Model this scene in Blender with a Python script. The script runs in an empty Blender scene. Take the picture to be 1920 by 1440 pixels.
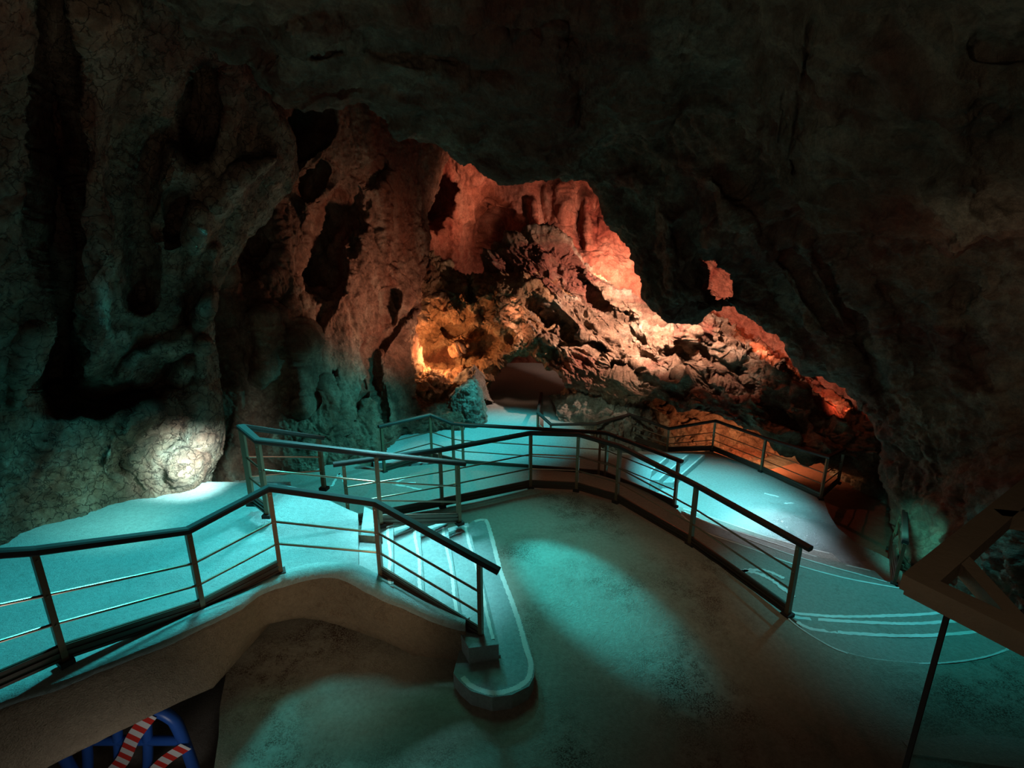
import bpy, bmesh, math, random
import numpy as np
from mathutils import Vector, Matrix, geometry
random.seed(7)
SC = bpy.context.scene
COL = SC.collection
# ------------------------------------------------------------------ camera
F, CZ = 1000.0, 4.25
PT = math.atan(F / 3400.0)
CP, SP = math.cos(PT), math.sin(PT)
cam = bpy.data.cameras.new('camera'); co = bpy.data.objects.new('camera', cam); COL.objects.link(co)
cam.sensor_width = 36; cam.lens = 36 * F / 1920; cam.clip_start = .05; cam.clip_end = 200
co.location = (0, 0, CZ); co.rotation_euler = (math.pi / 2 - PT, 0, 0)
SC.camera = co
SC.view_settings.view_transform = 'Standard'; SC.view_settings.look = 'None'
SC.view_settings.exposure = 0.0; SC.view_settings.gamma = 1.0
SC.view_settings.use_curve_mapping = False
# ------------------------------------------------------------------ world
wd = bpy.data.worlds.new('world'); SC.world = wd; wd.use_nodes = True
wd.node_tree.nodes['Background'].inputs[0].default_value = (.30, .24, .17, 1)
wd.node_tree.nodes['Background'].inputs[1].default_value = 0.035

def ray(px, py):
    u = (px - 960) / F; v = (720 - py) / F
    return Vector((u, CP + v * SP, -SP + v * CP))
def atz(px, py, z):            # point on the horizontal plane z
    r = ray(px, py); t = (z - CZ) / r.z
    return Vector((r.x * t, r.y * t, z))
def atd(px, py, Y):            # point at distance Y down the cave
    r = ray(px, py); t = Y / r.y
    return Vector((r.x * t, Y, CZ + r.z * t))
# ------------------------------------------------------------------ lights
def aim(o, tgt):
    d = Vector(tgt) - o.location
    o.rotation_euler = d.to_track_quat('-Z', 'Y').to_euler()
def spot(loc, tgt, col, power, deg, blend=.5, r=.04):
    l = bpy.data.lights.new('spot_light', 'SPOT'); l.color = col; l.energy = power
    l.spot_size = math.radians(deg); l.spot_blend = blend; l.shadow_soft_size = r
    o = bpy.data.objects.new('spot_light', l); o.location = loc; COL.objects.link(o); aim(o, tgt); return o
def point(loc, col, power, r=.1):
    l = bpy.data.lights.new('point_light', 'POINT'); l.color = col; l.energy = power; l.shadow_soft_size = r
    o = bpy.data.objects.new('point_light', l); o.location = loc; COL.objects.link(o); return o
TEAL = (.06, .76, .82); CYAN = (.035, .70, .78); ICE = (.36, .86, .95); GREEN = (.05, .62, .42)
ORANGE = (1, .42, .18); RED = (1, .22, .10); PINK = (1, .60, .48); WARM = (1, .78, .52)
# teal floods on the raised platform, the steps and the lower floors
spot((-3.4, 6.3, 4.2), atz(230, 1070, .8), TEAL, 780, 80, .8, .3)
spot((-2.0, 8.6, 3.6), atz(640, 960, .8), (.24, .85, .94), 1250, 44, .8, .3)
spot((-1.5, 6.5, 4.2), atz(790, 1015, .5), (.30, .84, .94), 1250, 34, .8, .2)
spot((-2.1, 9.3, 2.7), (.75, 5.75, 0), CYAN, 3000, 15, .8, .06)
spot((-.9, 8.6, 4.4), atz(990, 1040, 0), (.06, .70, .66), 620, 42, 1., .3)
spot((-3.7, 6.0, 1.5), (-4.45, 6.8, 1.1), (.6, .95, .95), 800, 62, 1., .1)
spot((-1.5, 8.8, 3.0), atz(560, 1040, .8), TEAL, 480, 70, .8, .3)
spot((-.8, 7.2, 5.2), atz(700, 1430, -.2), (.12, .74, .54), 300, 46, 1., .7)
spot((-1.0, 9.6, 3.2), atz(760, 900, -.7), TEAL, 800, 80, .8)
spot((3.4, 9.4, 3.0), atz(1330, 935, -1.4), (.14, .80, .92), 2200, 50, .8)
spot((4.4, 9.0, 3.0), atz(1440, 965, -1.4), (.3, .8, 1), 700, 34, .9)
spot((6.3, 11.2, .5), (4.9, 8.7, -1.45), (.6, .85, 1), 700, 46, 1., .12)
spot((5.4, 7.0, 3.2), atz(1640, 1150, -.6), (.04, .64, .72), 520, 62, .8, .1)
spot((-.2, 13.2, 3.2), atz(935, 815, -.85), TEAL, 1100, 62, .9)
spot((-.9, 11.0, 1.6), atd(660, 790, 11.5), TEAL, 380, 80, 1.)
spot((5.5, 6.8, .3), atd(1728, 1020, 7.9), (.10, .82, .70), 300, 42, .9, .1)
spot((-3.4, 4.9, 1.7), (-5.3, 6.2, .8), (.34, .84, .70), 240, 50, 1., .2)
spot((1.8, 4.4, 3.4), (-2.0, 5.5, 1.3), WARM, 60, 38, 1., .15)
spot((1.3, 9.8, 2.6), atd(1130, 800, 13.2), (.75, 1, .75), 220, 44, 1., .2)  # added greenish fill to brighten the pale boulder
point((.5, 17.5, 1.2), (1, .5, .38), 110, .3)
# warm lamps deep in the cave
point(atd(815, 668, 15.3), ORANGE, 170, .08)
spot(atd(1262, 545, 12.9), atd(1160, 600, 15.0), PINK, 2300, 110, .8)
spot(atd(1300, 560, 12.6), atd(1320, 620, 14.4), PINK, 900, 100, .8)
point(atd(1150, 515, 16.8), (1, .38, .24), 260, .15)
spot(atd(1300, 520, 12.6), atd(1060, 400, 18.5), (1, .36, .25), 700, 62, 1., .2)
spot(atd(980, 400, 16.6), atd(800, 360, 19), (1, .42, .27), 420, 90, 1., .3)
spot(atd(900, 640, 12.0), atd(700, 560, 13.5), (1, .50, .34), 420, 90, .9, .2)
spot((6.0, 12.5, -.95), (7.1, 14.0, -1.4), ORANGE, 520, 150, .9, .1)
spot(atd(1430, 640, 13.6), atd(1480, 610, 16.2), RED, 220, 120, .8)
point(atd(1345, 545, 13.4), RED, 60, .05)
spot(atd(1580, 760, 12.6), atd(1610, 720, 15.5), RED, 80, 120, .9)
spot((7.6, 9.6, 1.2), (7.6, 10.6, -1.8), (1, .5, .4), 60, 60, 1., .2)
spot(atd(960, 560, 14.3), atd(985, 720, 17.0), (1, .45, .3), 160, 60, 1., .2)
point((.3, .2, 4.9), (1, .8, .6), 14, .2)  # added fill beside the viewer, lifts the timber balustrade
point((-2.9, 2.9, -.2), (.9, .9, .9), 7, .15)  # added weak neutral fill so the barrier under the arch shows
# added dim fill lights near the viewer, lifting the dark rock, arch face and main floor
spot((-1.2, 1.2, 2.9), (.6, 6, 8.0), (1, .76, .54), 105, 150, 1., .4)
spot((3.2, 3.6, 2.6), (7.2, 6.4, 4.6), (1, .70, .5), 70, 110, 1., .4)
spot((-.7, 2.2, 1.0), (-1.9, 4.7, .65), (1, .78, .52), 60, 64, 1., .2)
spot((2.0, 4.0, 5.2), (2.3, 6.6, 0), (1, .80, .52), 120, 62, 1., .4)

# ------------------------------------------------------------------ names and parenting
def tag(o, label=None, cat=None, group=None, kind=None):
    if label: o['label'] = label
    if cat: o['category'] = cat
    if group: o['group'] = group
    if kind: o['kind'] = kind
    return o
def empty(name, loc, label, cat, group=None):
    o = bpy.data.objects.new(name, None); COL.objects.link(o); o.location = loc; o.empty_display_size = .1
    return tag(o, label, cat, group)
def link(name, me, m, parent=None, smooth=False):
    o = bpy.data.objects.new(name, me); COL.objects.link(o)
    if m: me.materials.append(m)
    if smooth: me.polygons.foreach_set('use_smooth', [True] * len(me.polygons))
    if parent:
        o.parent = parent; o.matrix_parent_inverse = Matrix.Translation(-parent.location)
    return o
def from_bm(name, bm, m, parent=None, smooth=False):
    me = bpy.data.meshes.new(name); bmesh.ops.recalc_face_normals(bm, faces=bm.faces[:]); bm.to_mesh(me); bm.free()
    return link(name, me, m, parent, smooth)

# ------------------------------------------------------------------ materials
def base_mat(name):
    m = bpy.data.materials.new(name); m.use_nodes = True
    nt = m.node_tree; return m, nt, nt.nodes['Principled BSDF']
def N(nt, t, **k):
    n = nt.nodes.new(t)
    for a, v in k.items(): setattr(n, a, v)
    return n
def noise(nt, vec, scale, detail=6, rough=.6, dist=0):
    n = N(nt, 'ShaderNodeTexNoise'); n.inputs['Scale'].default_value = scale
    n.inputs['Detail'].default_value = detail; n.inputs['Roughness'].default_value = rough
    n.inputs['Distortion'].default_value = dist; nt.links.new(vec, n.inputs['Vector']); return n.outputs['Fac']
def ramp(nt, fac, stops):
    r = N(nt, 'ShaderNodeValToRGB'); e = r.color_ramp.elements
    while len(e) < len(stops): e.new(.5)
    for i, (p, c) in enumerate(stops):
        e[i].position = p; e[i].color = (*c, 1) if len(c) == 3 else (c[0],) * 3 + (1,)
    nt.links.new(fac, r.inputs[0]); return r.outputs[0]
def mix(nt, a, b, fac, mode='MIX'):
    m = N(nt, 'ShaderNodeMix', data_type='RGBA', blend_type=mode)
    for s, v in ((0, fac), (6, a), (7, b)):
        if hasattr(v, 'is_linked') or isinstance(v, bpy.types.NodeSocket): nt.links.new(v, m.inputs[s])
        else: m.inputs[s].default_value = v if s == 0 else (*v, 1)
    return m.outputs[2]
def coords(nt, scale=(1, 1, 1), rot=(0, 0, 0)):
    c = N(nt, 'ShaderNodeNewGeometry'); mp = N(nt, 'ShaderNodeMapping')
    mp.inputs['Scale'].default_value = scale; mp.inputs['Rotation'].default_value = rot
    nt.links.new(c.outputs['Position'], mp.inputs[0]); return mp.outputs[0]
def bump(nt, h, dist, strength=1, prev=None):
    b = N(nt, 'ShaderNodeBump'); b.inputs['Distance'].default_value = dist; b.inputs['Strength'].default_value = strength
    nt.links.new(h, b.inputs['Height'])
    if prev: nt.links.new(prev, b.inputs['Normal'])
    return b.outputs[0]
def rock_mat(name, c1, c2, c3, stain, stainpos=.55, crack=0., bs=1., streak=(1, 1, .45), rot=(0, 0, 0), rough=.85):
    m, nt, p = base_mat(name)
    v = coords(nt); vs = coords(nt, streak, rot)
    n1 = noise(nt, vs, 1.3, 8, .65, .6); n2 = noise(nt, v, 5, 8, .7, .3); n3 = noise(nt, vs, .55, 5, .6, 1.0)
    c = ramp(nt, n1, [(.34, c1), (.5, c2), (.66, c3)])
    c = mix(nt, c, stain, ramp(nt, n3, [(stainpos - .06, (0,)), (stainpos + .07, (1,))]))
    c = mix(nt, c, ramp(nt, n2, [(.3, (.35,)), (.5, (.8,)), (.7, (1.25,))]), .8, 'MULTIPLY')
    nf = noise(nt, v, 26, 5, .7)
    c = mix(nt, c, ramp(nt, nf, [(.35, (.55,)), (.6, (1.1,))]), .6, 'MULTIPLY')
    b = bump(nt, noise(nt, vs, 3, 10, .72, .4), .14 * bs)
    b = bump(nt, noise(nt, v, 16, 8, .75), .035 * bs, 1, b)
    if crack:
        vo = N(nt, 'ShaderNodeTexVoronoi', feature='DISTANCE_TO_EDGE'); vo.inputs['Scale'].default_value = crack
        w = N(nt, 'ShaderNodeVectorMath', operation='ADD')
        nn = N(nt, 'ShaderNodeTexNoise'); nn.inputs['Scale'].default_value = 6; nn.inputs['Detail'].default_value = 5
        nt.links.new(v, nn.inputs['Vector']); sc = N(nt, 'ShaderNodeVectorMath', operation='SCALE'); sc.inputs['Scale'].default_value = .35
        nt.links.new(nn.outputs['Color'], sc.inputs[0]); nt.links.new(v, w.inputs[0]); nt.links.new(sc.outputs[0], w.inputs[1])
        nt.links.new(w.outputs[0], vo.inputs['Vector'])
        e = ramp(nt, vo.outputs['Distance'], [(.0, (0,)), (.05, (1,))])
        b = bump(nt, e, .03, 1, b); c = mix(nt, c, e, .55, 'MULTIPLY')
    nt.links.new(c, p.inputs['Base Color']); nt.links.new(b, p.inputs['Normal'])
    p.inputs['Roughness'].default_value = rough; p.inputs['Specular IOR Level'].default_value = .25
    return m
def floor_mat(name, base, stain, stainpos=.62, rough=.8, fine=1., wet=None):
    m, nt, p = base_mat(name); v = coords(nt)
    n1 = noise(nt, v, .9, 7, .6, .3); n2 = noise(nt, v, 22, 6, .75); n3 = noise(nt, v, 3.2, 8, .75, .2)
    n4 = noise(nt, v, 70, 3, .6)
    c = mix(nt, [x * .82 for x in base], [x * 1.12 for x in base], n1)
    k = N(nt, 'ShaderNodeMath', operation='MULTIPLY')
    nt.links.new(ramp(nt, n3, [(stainpos - .08, (0,)), (stainpos + .04, (1,))]), k.inputs[0])
    nt.links.new(ramp(nt, n4, [(.42, (.1,)), (.58, (1,))]), k.inputs[1])
    k2 = N(nt, 'ShaderNodeMath', operation='MULTIPLY'); nt.links.new(k.outputs[0], k2.inputs[0])
    nt.links.new(ramp(nt, noise(nt, v, .75, 3, .5), [(.46, (0,)), (.62, (1,))]), k2.inputs[1])
    c = mix(nt, c, stain, k2.outputs[0])
    c = mix(nt, c, ramp(nt, n2, [(.3, (.65,)), (.65, (1.12,))]), .7, 'MULTIPLY')
    b = bump(nt, n2, .012 * fine); b = bump(nt, n4, .006 * fine, 1, b)
    nt.links.new(c, p.inputs['Base Color']); nt.links.new(b, p.inputs['Normal'])
    p.inputs['Roughness'].default_value = rough; p.inputs['Specular IOR Level'].default_value = .3
    if wet:                                   # a puddled patch: glossier where water lies
        g = N(nt, 'ShaderNodeNewGeometry'); d = N(nt, 'ShaderNodeVectorMath', operation='DISTANCE')
        nt.links.new(g.outputs['Position'], d.inputs[0]); d.inputs[1].default_value = wet[0]
        q = N(nt, 'ShaderNodeMath', operation='ADD'); nt.links.new(d.outputs['Value'], q.inputs[0])
        q2 = N(nt, 'ShaderNodeMath', operation='MULTIPLY'); nt.links.new(noise(nt, v, 2.5, 6, .7), q2.inputs[0]); q2.inputs[1].default_value = 1.4
        nt.links.new(q2.outputs[0], q.inputs[1])
        w = ramp(nt, q.outputs[0], [(0., (1,)), (.5, (1,)), (.99, (0,))]); 
        mr = N(nt, 'ShaderNodeMapRange'); nt.links.new(q.outputs[0], mr.inputs[0])
        mr.inputs[1].default_value = wet[1]; mr.inputs[2].default_value = wet[1] + .9; mr.inputs[3].default_value = .12; mr.inputs[4].default_value = rough
        nt.links.new(mr.outputs[0], p.inputs['Roughness'])
        m2 = N(nt, 'ShaderNodeMapRange'); nt.links.new(q.outputs[0], m2.inputs[0])
        m2.inputs[1].default_value = wet[1]; m2.inputs[2].default_value = wet[1] + .9; m2.inputs[3].default_value = .7; m2.inputs[4].default_value = 0
        nt.links.new(mix(nt, c, [x * .3 for x in base], m2.outputs[0]), p.inputs['Base Color'])
    return m
def plain(name, col, rough=.5, metal=0., bs=0., bscale=40, var=.25):
    m, nt, p = base_mat(name); v = coords(nt)
    c = mix(nt, [x * (1 - var) for x in col], [min(1, x * (1 + var)) for x in col], noise(nt, v, 6, 6, .7))
    nt.links.new(c, p.inputs['Base Color'])
    if bs: nt.links.new(bump(nt, noise(nt, v, bscale, 5, .7), bs), p.inputs['Normal'])
    p.inputs['Roughness'].default_value = rough; p.inputs['Metallic'].default_value = metal
    return m
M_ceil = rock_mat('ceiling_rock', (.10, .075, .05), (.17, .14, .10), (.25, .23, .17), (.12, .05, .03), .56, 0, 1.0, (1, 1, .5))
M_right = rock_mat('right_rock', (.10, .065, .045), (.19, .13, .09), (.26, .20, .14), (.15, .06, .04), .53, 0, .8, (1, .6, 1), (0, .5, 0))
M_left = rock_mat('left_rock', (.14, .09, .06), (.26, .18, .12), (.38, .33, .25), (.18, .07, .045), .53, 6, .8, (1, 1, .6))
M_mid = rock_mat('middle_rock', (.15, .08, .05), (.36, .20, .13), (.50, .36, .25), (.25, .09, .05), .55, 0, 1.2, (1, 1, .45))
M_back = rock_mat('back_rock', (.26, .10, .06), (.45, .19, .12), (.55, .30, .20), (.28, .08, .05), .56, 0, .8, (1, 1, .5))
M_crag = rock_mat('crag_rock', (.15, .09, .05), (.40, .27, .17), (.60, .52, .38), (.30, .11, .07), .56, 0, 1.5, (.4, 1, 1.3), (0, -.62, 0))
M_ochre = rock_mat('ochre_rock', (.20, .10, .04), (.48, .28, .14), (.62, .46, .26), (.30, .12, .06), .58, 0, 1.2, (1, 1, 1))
M_grey = rock_mat('grey_rock', (.18, .15, .11), (.36, .33, .27), (.52, .50, .42), (.22, .14, .09), .58, 0, 1.1, (1, 1, .6))
M_floor = floor_mat('main_floor_concrete', (.36, .33, .26), (.085, .04, .022), .50, .75)
M_plat = floor_mat('platform_concrete', (.35, .44, .42), (.25, .29, .26), .66, .8, 1.2)
M_low = floor_mat('lower_floor_concrete', (.40, .42, .38), (.25, .18, .12), .66, .75, 1, (atz(1530, 1010, -1.45), 1.25))
M_walk = floor_mat('walkway_concrete', (.34, .30, .25), (.20, .15, .11), .62, .75)
M_redfl = floor_mat('red_floor_clay', (.26, .12, .08), (.12, .05, .03), .6, .7)
M_stucco = floor_mat('stucco', (.40, .30, .20), (.24, .14, .08), .56, .9, 3.2)
M_edge = plain('worn_white_edge', (.72, .72, .66), .8, 0, .006, 60, .3)
M_rail = plain('dark_bronze_metal', (.024, .014, .010), .72, .0, 0, 40, .2)
M_post = plain('bronze_post_metal', (.20, .13, .075), .42, .35, 0, 40, .2)
M_rod = plain('brushed_bar_metal', (.38, .27, .19), .28, .9, 0, 40, .15)
M_plate = plain('ribbed_plate_metal', (.13, .09, .07), .42, .7, 0, 40, .2)
M_wood = plain('grey_timber', (.20, .145, .09), .7, 0, .004, 30, .3)
M_blue = plain('blue_plastic', (.02, .10, .42), .35, 0, 0, 10, .1)
M_cable = plain('grey_cable', (.35, .34, .3), .6)
def tape_mat():
    m, nt, p = base_mat('striped_tape'); tc = N(nt, 'ShaderNodeTexCoord'); w = N(nt, 'ShaderNodeTexWave'); w.wave_type = 'BANDS'
    w.inputs['Scale'].default_value = .7; nt.links.new(tc.outputs['UV'], w.inputs['Vector'])
    nt.links.new(ramp(nt, w.outputs['Fac'], [(.48, (.75, .72, .68)), (.52, (.65, .03, .02))]), p.inputs['Base Color']); p.inputs['Roughness'].default_value = .4
    return m
M_tape = tape_mat()
def glass_mat():
    m, nt, p = base_mat('green_glass'); p.inputs['Base Color'].default_value = (.62, .86, .80, 1)
    p.inputs['Transmission Weight'].default_value = 1; p.inputs['Roughness'].default_value = .01; p.inputs['IOR'].default_value = 1.45
    return m
M_glass = glass_mat()

# ------------------------------------------------------------------ noise for sculpting
_rng = np.random.RandomState(3)
_perm = _rng.permutation(512)
_g = _rng.normal(size=(512, 3)); _g /= np.linalg.norm(_g, axis=1)[:, None]
def perlin(P):
    i = np.floor(P).astype(np.int64); f = P - i; u = f * f * f * (f * (f * 6 - 15) + 10); r = np.zeros(len(P))
    for dx in (0, 1):
        for dy in (0, 1):
            for dz in (0, 1):
                h = _perm[(_perm[(_perm[(i[:, 0] + dx) & 511] + i[:, 1] + dy) & 511] + i[:, 2] + dz) & 511]
                d = (_g[h] * (f - (dx, dy, dz))).sum(1)
                w = (u[:, 0] if dx else 1 - u[:, 0]) * (u[:, 1] if dy else 1 - u[:, 1]) * (u[:, 2] if dz else 1 - u[:, 2])
                r += w * d
    return r * 1.5
def fbm(P, s, o=5, g=.5, ridge=False):
    r = np.zeros(len(P)); a = 1.; k = s
    for j in range(o):
        n = perlin(P * k + j * 17.3)
        r += a * ((.45 - np.abs(n) * 1.6) if ridge else n); a *= g; k *= 2.03
    return r
def worley(P, s):
    Q = P * s; i = np.floor(Q).astype(np.int64); best = np.full(len(P), 9.); sec = np.full(len(P), 9.); hid = np.zeros(len(P))
    for dx in (-1, 0, 1):
        for dy in (-1, 0, 1):
            for dz in (-1, 0, 1):
                h = _perm[(_perm[(_perm[(i[:, 0] + dx) & 511] + i[:, 1] + dy) & 511] + i[:, 2] + dz) & 511]
                c = i + (dx, dy, dz) + .5 + _g[h] * .45
                d = np.linalg.norm(Q - c, axis=1)
                m = d < best; sec = np.where(m, best, np.minimum(sec, d)); hid = np.where(m, h / 512., hid); best = np.where(m, d, best)
    return best, sec, hid
def cat_eval(pts, t):                     # Catmull-Rom through pts (n,...) at parameters t in [0,n-1]
    n = len(pts); i = np.clip(np.floor(t).astype(int), 0, n - 2); f = (t - i)
    f = f.reshape(f.shape + (1,) * (pts.ndim - 1))
    P = lambda k: pts[np.clip(k, 0, n - 1)]
    a, b, c, d = P(i - 1), P(i), P(i + 1), P(i + 2)
    return .5 * (2 * b + (c - a) * f + (2 * a - 5 * b + 4 * c - d) * f * f + (3 * b - a - 3 * c + d) * f ** 3)
def project(P):
    d = P - np.array([0, 0, CZ]); y = d[:, 1] * CP - d[:, 2] * SP; z = d[:, 1] * SP + d[:, 2] * CP
    y = np.maximum(y, .05)
    return np.stack([960 + F * d[:, 0] / y, 720 - F * z / y], 1)
def pl_dist(Q, pl):
    best = np.full(len(Q), 1e9); pl = [np.array(p, float) for p in pl]
    if len(pl) == 1: return np.linalg.norm(Q - pl[0], axis=1)
    for a, b in zip(pl, pl[1:]):
        ab = b - a; t = np.clip(((Q - a) @ ab) / (ab @ ab), 0, 1)
        best = np.minimum(best, np.linalg.norm(Q - (a + t[:, None] * ab), axis=1))
    return best
def inpoly(Q, poly):
    x, y = Q[:, 0], Q[:, 1]; r = np.zeros(len(Q), bool); n = len(poly)
    for i in range(n):
        (x1, y1), (x2, y2) = poly[i], poly[(i + 1) % n]
        c = ((y1 > y) != (y2 > y)) & (x < (x2 - x1) * (y - y1) / (y2 - y1 + 1e-9) + x1); r ^= c
    return r
def sheet(name, rows, nu, nv, mat, big=.3, bs=.35, mid=.12, fine=.03, crag=0., cs=1.2, feats=(), holes=(), ridge=.0, ani=(1, 1, 1), seed=0, parent=None, tilt=0.):
    """a sculpted rock surface: rows of (px,py,Y) spines lofted in world space, then carved and roughened"""
    R = []
    for row in rows:
        p = np.array([tuple(atd(*q)) for q in row]); d = np.r_[0, np.cumsum(np.linalg.norm(np.diff(p, axis=0), axis=1) ** .5)]
        s = np.linspace(0, d[-1], nu); t = np.interp(s, d, np.arange(len(p))); R.append(cat_eval(p, t))
    R = np.array(R); t = np.linspace(0, len(R) - 1, nv); G = cat_eval(R, t)           # nv,nu,3
    P = G.reshape(-1, 3)
    C = np.array([0, 0, CZ]); Q = project(P)
    for f in feats:
        pl, rad, dep = f[:3]; jit = 1 + .35 * fbm(P + 31, 1.3, 3)
        x = np.clip(1 - pl_dist(Q, pl) / (rad * jit), 0, 1)
        w = x * x * (3 - 2 * x) if len(f) < 4 else np.clip(x * f[3], 0, 1)
        V = P - C; V /= np.linalg.norm(V, axis=1)[:, None]; P = P + V * (w * dep)[:, None]
    G = P.reshape(nv, nu, 3)
    a = np.gradient(G, axis=0); b = np.gradient(G, axis=1); n = np.cross(a, b).reshape(-1, 3)
    n /= np.linalg.norm(n, axis=1)[:, None] + 1e-9
    n = n.reshape(nv, nu, 3); nb = n.copy()
    for _ in range(6):
        nb[1:-1] = (nb[:-2] + nb[1:-1] + nb[2:]) / 3; nb[:, 1:-1] = (nb[:, :-2] + nb[:, 1:-1] + nb[:, 2:]) / 3
    n = nb.reshape(-1, 3); n /= np.linalg.norm(n, axis=1)[:, None] + 1e-9
    mid_i = (nv // 2) * nu + nu // 2
    if (n * (C - P)).sum(1).mean() < 0: n = -n; flip = True
    else: flip = False
    ct, sn = math.cos(tilt), math.sin(tilt)
    A = np.stack([P[:, 0] * ct - P[:, 2] * sn, P[:, 1], P[:, 0] * sn + P[:, 2] * ct], 1) * np.array(ani) + seed * 7.7
    h = big * fbm(A, bs, 3) + mid * fbm(A, bs * 3.7, 4) + fine * fbm(P + 5, 9, 4, .6)
    if ridge: h += ridge * fbm(A + 11, bs * 2.2, 4, .5, True)
    if crag:
        W = A + .25 * np.stack([fbm(P, 1.5, 3), fbm(P + 9, 1.5, 3), fbm(P + 21, 1.5, 3)], 1)
        d1, d2, hh = worley(W, cs); h += crag * ((hh - .5) * 1.1 - np.exp(-(d2 - d1) * 9) * .7)
        d1, d2, hh = worley(W + 40, cs * 2.7); h += crag * .4 * ((hh - .5) - np.exp(-(d2 - d1) * 8) * .7)
    P = P + n * h[:, None]
    idx = np.arange(nv * nu).reshape(nv, nu)
    q = np.stack([idx[:-1, :-1], idx[:-1, 1:], idx[1:, 1:], idx[1:, :-1]], -1).reshape(-1, 4)
    if not flip: q = q[:, ::1]
    if holes:
        cc = Q[q].mean(1); keep = np.ones(len(q), bool)
        for hp in holes: keep &= ~inpoly(cc, hp)
        q = q[keep]
    me = bpy.data.meshes.new(name); me.vertices.add(len(P)); me.vertices.foreach_set('co', P.ravel())
    me.loops.add(len(q) * 4); me.loops.foreach_set('vertex_index', q.ravel().astype(np.int32))
    me.polygons.add(len(q)); me.polygons.foreach_set('loop_start', np.arange(0, len(q) * 4, 4, dtype=np.int32))
    me.polygons.foreach_set('loop_total', np.full(len(q), 4, np.int32)); me.update(); me.validate()
    return link(name, me, mat, parent, True)

# ------------------------------------------------------------------ slabs
def fz(x, y):                          # main floor height: level at the back, sloping down towards the viewer
    return -.10 * max(0., 6 - y) - .0
def on_floor(px, py, dz=0):
    z = 0
    for _ in range(30): p = atz(px, py, z + dz); z = fz(p.x, p.y)
    return Vector((p.x, p.y, z + dz))
def slab(name, pts, bottom, mat, zf=None, grid=.25, amp=0., parent=None, bevel=0.):
    """solid slab: outline pts (world, any z), top follows zf or the flat z, sides go down to bottom"""
    bm = bmesh.new(); vs = [bm.verts.new((p[0], p[1], 0)) for p in pts]
    z0 = sum(p[2] for p in pts) / len(pts)
    f = bm.faces.new(vs); bmesh.ops.triangulate(bm, faces=[f])
    xs = [p[0] for p in pts]; ys = [p[1] for p in pts]
    if grid:
        for ax, lo, hi in ((0, min(xs), max(xs)), (1, min(ys), max(ys))):
            c = lo + grid
            while c < hi:
                no = (1, 0, 0) if ax == 0 else (0, 1, 0); pc = (c, 0, 0) if ax == 0 else (0, c, 0)
                bmesh.ops.bisect_plane(bm, geom=bm.verts[:] + bm.edges[:] + bm.faces[:], plane_co=pc, plane_no=no); c += grid
    top = bm.faces[:]
    for v in bm.verts: v.co.z = zf(v.co.x, v.co.y) if zf else z0
    if amp:
        P = np.array([tuple(v.co) for v in bm.verts]); h = fbm(P, 1.1, 4) * amp
        for v, k in zip(bm.verts, h): v.co.z += k
    be = [e for e in bm.edges if len(e.link_faces) == 1]
    r = bmesh.ops.extrude_edge_only(bm, edges=be)
    for g in r['geom']:
        if isinstance(g, bmesh.types.BMVert): g.co.z = bottom
    return from_bm(name, bm, mat, parent)
def smooth_line(pts, n):
    p = np.array([tuple(q) for q in pts]); return [Vector(v) for v in cat_eval(p, np.linspace(0, len(p) - 1, n))]
def strip(name, line, w, mat, parent=None, h=.004, side=None, jag=.25, label=None):
    """thin painted or worn line lying on a surface"""
    bm = bmesh.new(); L = smooth_line(line, max(8, int(len(line) * 10))); prev = None
    for i, p in enumerate(L):
        t = (L[min(i + 1, len(L) - 1)] - L[max(i - 1, 0)]); t.z = 0; t.normalize(); s = Vector((-t.y, t.x, 0))
        w1 = w * (.5 + jag * (random.random() - .5)); w2 = w * (.5 + jag * (random.random() - .5))
        a = bm.verts.new(p + s * w1 + Vector((0, 0, h))); b = bm.verts.new(p - s * w2 + Vector((0, 0, h)))
        c = bm.verts.new(p + s * w1 - Vector((0, 0, .01))); d = bm.verts.new(p - s * w2 - Vector((0, 0, .01)))
        if prev:
            for q in ((prev[0], a, b, prev[1]), (prev[0], prev[2], c, a), (prev[1], b, d, prev[3])): bm.faces.new(q)
        prev = (a, b, c, d)
    return from_bm(name, bm, mat, parent)

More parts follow.
